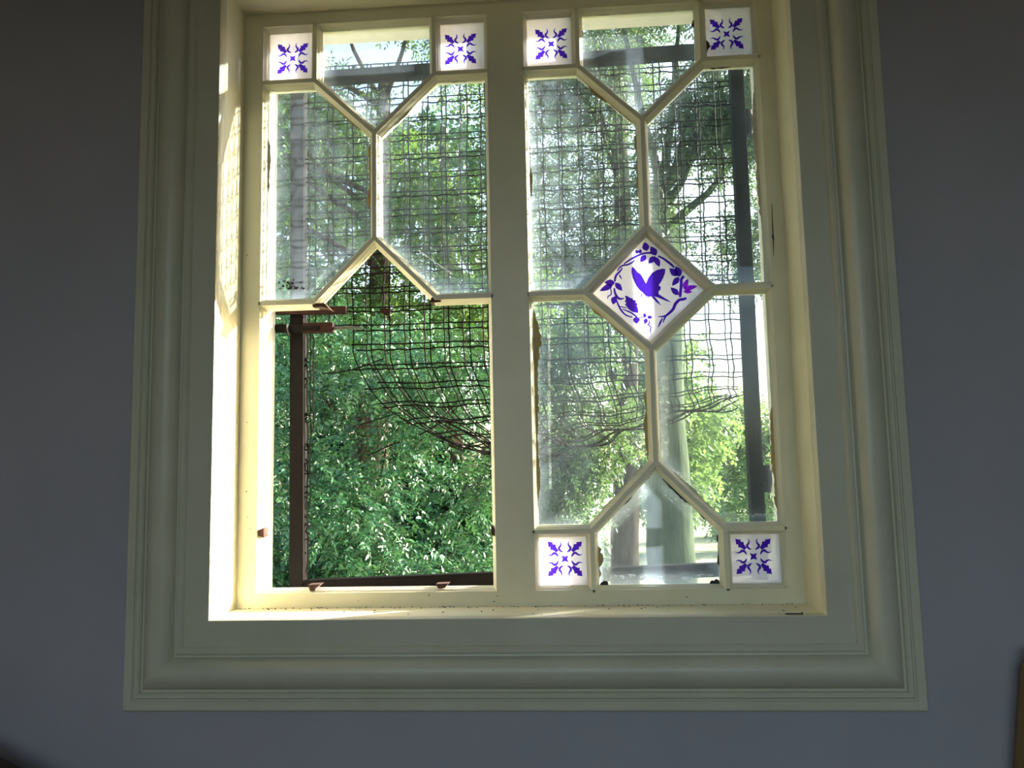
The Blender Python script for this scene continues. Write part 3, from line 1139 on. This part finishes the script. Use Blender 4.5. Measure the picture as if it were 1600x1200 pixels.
    at.data.foreach_set('value', np.repeat(rnd, nv_).astype(np.float32))
    me.materials.append(mt)
    o = bpy.data.objects.new(name, me)
    COL.objects.link(o)
    o.parent = parent
    o['kind'] = 'stuff'
    return o


def trunk(parent, pts, rad, mt, name='trunk', n=14, seed=0, rough=.06):
    r_ = random.Random(seed)
    P_, Q = [], []
    pts = [Vector(p) for p in pts]
    for i in range(len(pts) - 1):
        for s2 in range(6):
            t = s2 / 6
            P_.append(pts[i].lerp(pts[i + 1], t))
            Q.append(rad[i] * (1 - t) + rad[i + 1] * t)
    P_.append(pts[-1])
    Q.append(rad[-1])
    P_ = [p + Vector((r_.uniform(-1, 1), r_.uniform(-1, 1), 0)) * q_ * .08 for p, q_ in zip(P_, Q)]
    mb = MB().tube(P_, Q, n)
    mb.v = [tuple(Vector(v_) + Vector((r_.uniform(-1, 1), r_.uniform(-1, 1), 0)) * rough * rad[0]) for v_ in mb.v]
    return mb.build(name, mt, parent, smooth=70)


def tree(name, label, base, top, rad, barkm, leafm, blobs, twigs, length, seed, cat='tree', branches=6, group=None, **kw):
    t = empty(name)
    tag(t, label, cat, group)
    r_ = random.Random(seed)
    mid = base.lerp(top, .5) + Vector((r_.uniform(-.1, .1), r_.uniform(-.1, .1), 0))
    trunk(t, [base, mid, top], [rad, rad * .8, rad * .36], barkm, seed=seed)
    bl = sorted(blobs, key=lambda b: -b[1])
    for k in range(min(branches, len(bl))):
        c = bl[k][0]
        s_ = base.lerp(top, min(.95, max(.3, (c.z - base.z) / max(.1, top.z - base.z) - .15)))
        m_ = s_.lerp(c, .5) + Vector((0, 0, -.08 * (c - s_).length))
        trunk(t, [s_, m_, c], [rad * .22, rad * .14, rad * .05], barkm, 'branch', 7, seed + k, .02)
    leaves('foliage', t, leafm, blobs, twigs, length, seed=seed, **kw)
    return t


def gnd(p):
    return Vector((p.x, p.y, GROUND - .1))


def clump(us, vs__, ys, rs, n, seed, avoid=()):
    r_ = random.Random(seed)
    out_ = []
    for _ in range(n * 6):
        if len(out_) >= n:
            break
        u, v, y = r_.uniform(*us), r_.uniform(*vs__), r_.uniform(*ys)
        if any((u - a) ** 2 + (v - b) ** 2 < c * c for a, b, c in avoid):
            continue
        out_.append((P(u, v, y), r_.uniform(*rs)))
    return out_


# near glossy tree filling the left light
b1 = clump((330, 790), (800, 1040), (4.2, 4.7), (.3, .46), 20, 51) + clump((330, 790), (500, 1000), (3.0, 4.6), (.26, .46), 46, 11, avoid=((640, 800, 70), (500, 600, 30)))
tree('glossy_leaf_tree', 'dense dark green glossy-leaved tree close outside the broken left light', gnd(P(610, 900, 4.4)), P(560, 560, 4.6), .10, M['darkbark'], M['leaf_a'],
     b1, 10500, .045, 21, keep=300, branches=12)
# taller tree behind it
b2 = clump((330, 800), (-60, 520), (6.3, 7.6), (.5, .8), 34, 12, avoid=((735, 170, 55),))
tree('tall_sunny_tree', 'tall tree with sunlit yellow green leaves behind the left light', gnd(P(560, 900, 7.0)), P(600, 120, 7.0), .17, M['darkbark'], M['leaf_b'],
     b2, 8000, .060, 22, branches=9)
# backdrop tree, darkest
b3 = clump((250, 860), (150, 980), (13.0, 14.0), (1.1, 1.6), 32, 13, avoid=((640, 810, 26),))
tree('dark_backdrop_tree', 'dark dense tree furthest back behind the left light', gnd(P(700, 900, 13.5)), P(690, 200, 13.5), .3, M['darkbark'], M['leaf_a'],
     b3, 5200, .17, 23, branches=6, tri=2)
# shrub seen in the lower left pane of the right light
b4 = clump((790, 960), (500, 850), (5.0, 5.7), (.3, .45), 18, 14)
tree('mid_green_shrub', 'leafy mid green shrub left of the trunks in the right light', gnd(P(870, 900, 5.6)), P(880, 560, 5.6), .08, M['darkbark'], M['leaf_c'],
     b4, 3600, .05, 24, branches=6)
# mossy trunk and its canopy
b5 = clump((960, 1210), (-40, 215), (7.2, 8.2), (.45, .75), 13, 15, avoid=((1100, 270, 70),))
b5 += clump((1010, 1060), (215, 420), (7.8, 8.4), (.25, .4), 3, 16)
t5 = tree('mossy_trunk_tree', 'big tree with a green mossy trunk behind the bottom centre pane', gnd(P(1052, 900, 8.0)), P(1034, 260, 8.2), .30, M['mossbark'], M['leaf_c'],
          b5, 3600, .065, 25, branches=8)
# brown trunk and its canopy
b6 = clump((810, 985), (-40, 470), (10.2, 11.0), (.6, .95), 20, 17, avoid=((880, 365, 22), (985, 330, 26)))
tree('brown_trunk_tree', 'tree with a greyish brown trunk just left of the green mossy trunk', gnd(P(975, 900, 10.4)), P(965, 80, 10.6), .22, M['brownbark'], M['leaf_c'],
     b6, 4400, .075, 26, branches=8)
# distant pale trees to the right
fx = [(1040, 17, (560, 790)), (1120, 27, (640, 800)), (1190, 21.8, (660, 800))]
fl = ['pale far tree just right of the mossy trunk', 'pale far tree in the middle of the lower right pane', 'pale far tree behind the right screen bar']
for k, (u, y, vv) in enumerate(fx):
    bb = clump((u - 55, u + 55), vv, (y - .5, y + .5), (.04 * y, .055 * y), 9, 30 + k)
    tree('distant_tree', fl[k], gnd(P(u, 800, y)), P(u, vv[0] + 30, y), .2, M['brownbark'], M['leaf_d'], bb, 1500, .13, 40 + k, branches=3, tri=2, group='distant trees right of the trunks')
# drooping far canopy patches at the upper right; first clump added unseen to shade the mossy trunk
b7 = clump((1300, 1560), (150, 760), (12.3, 13.3), (.5, .9), 16, 28) + clump((1140, 1260), (300, 460), (12.3, 13.3), (.4, .7), 5, 18) + clump((1010, 1200), (335, 445), (12.3, 13.3), (.3, .5), 9, 19)
tree('thin_canopy_tree', 'thin tree with sparse grey green foliage at the upper right panes, with unseen clumps added for shade', gnd(P(1235, 900, 12.8)), P(1225, 250, 12.8), .12, M['brownbark'], M['leaf_c'],
     b7, 3400, .08, 27, branches=10)
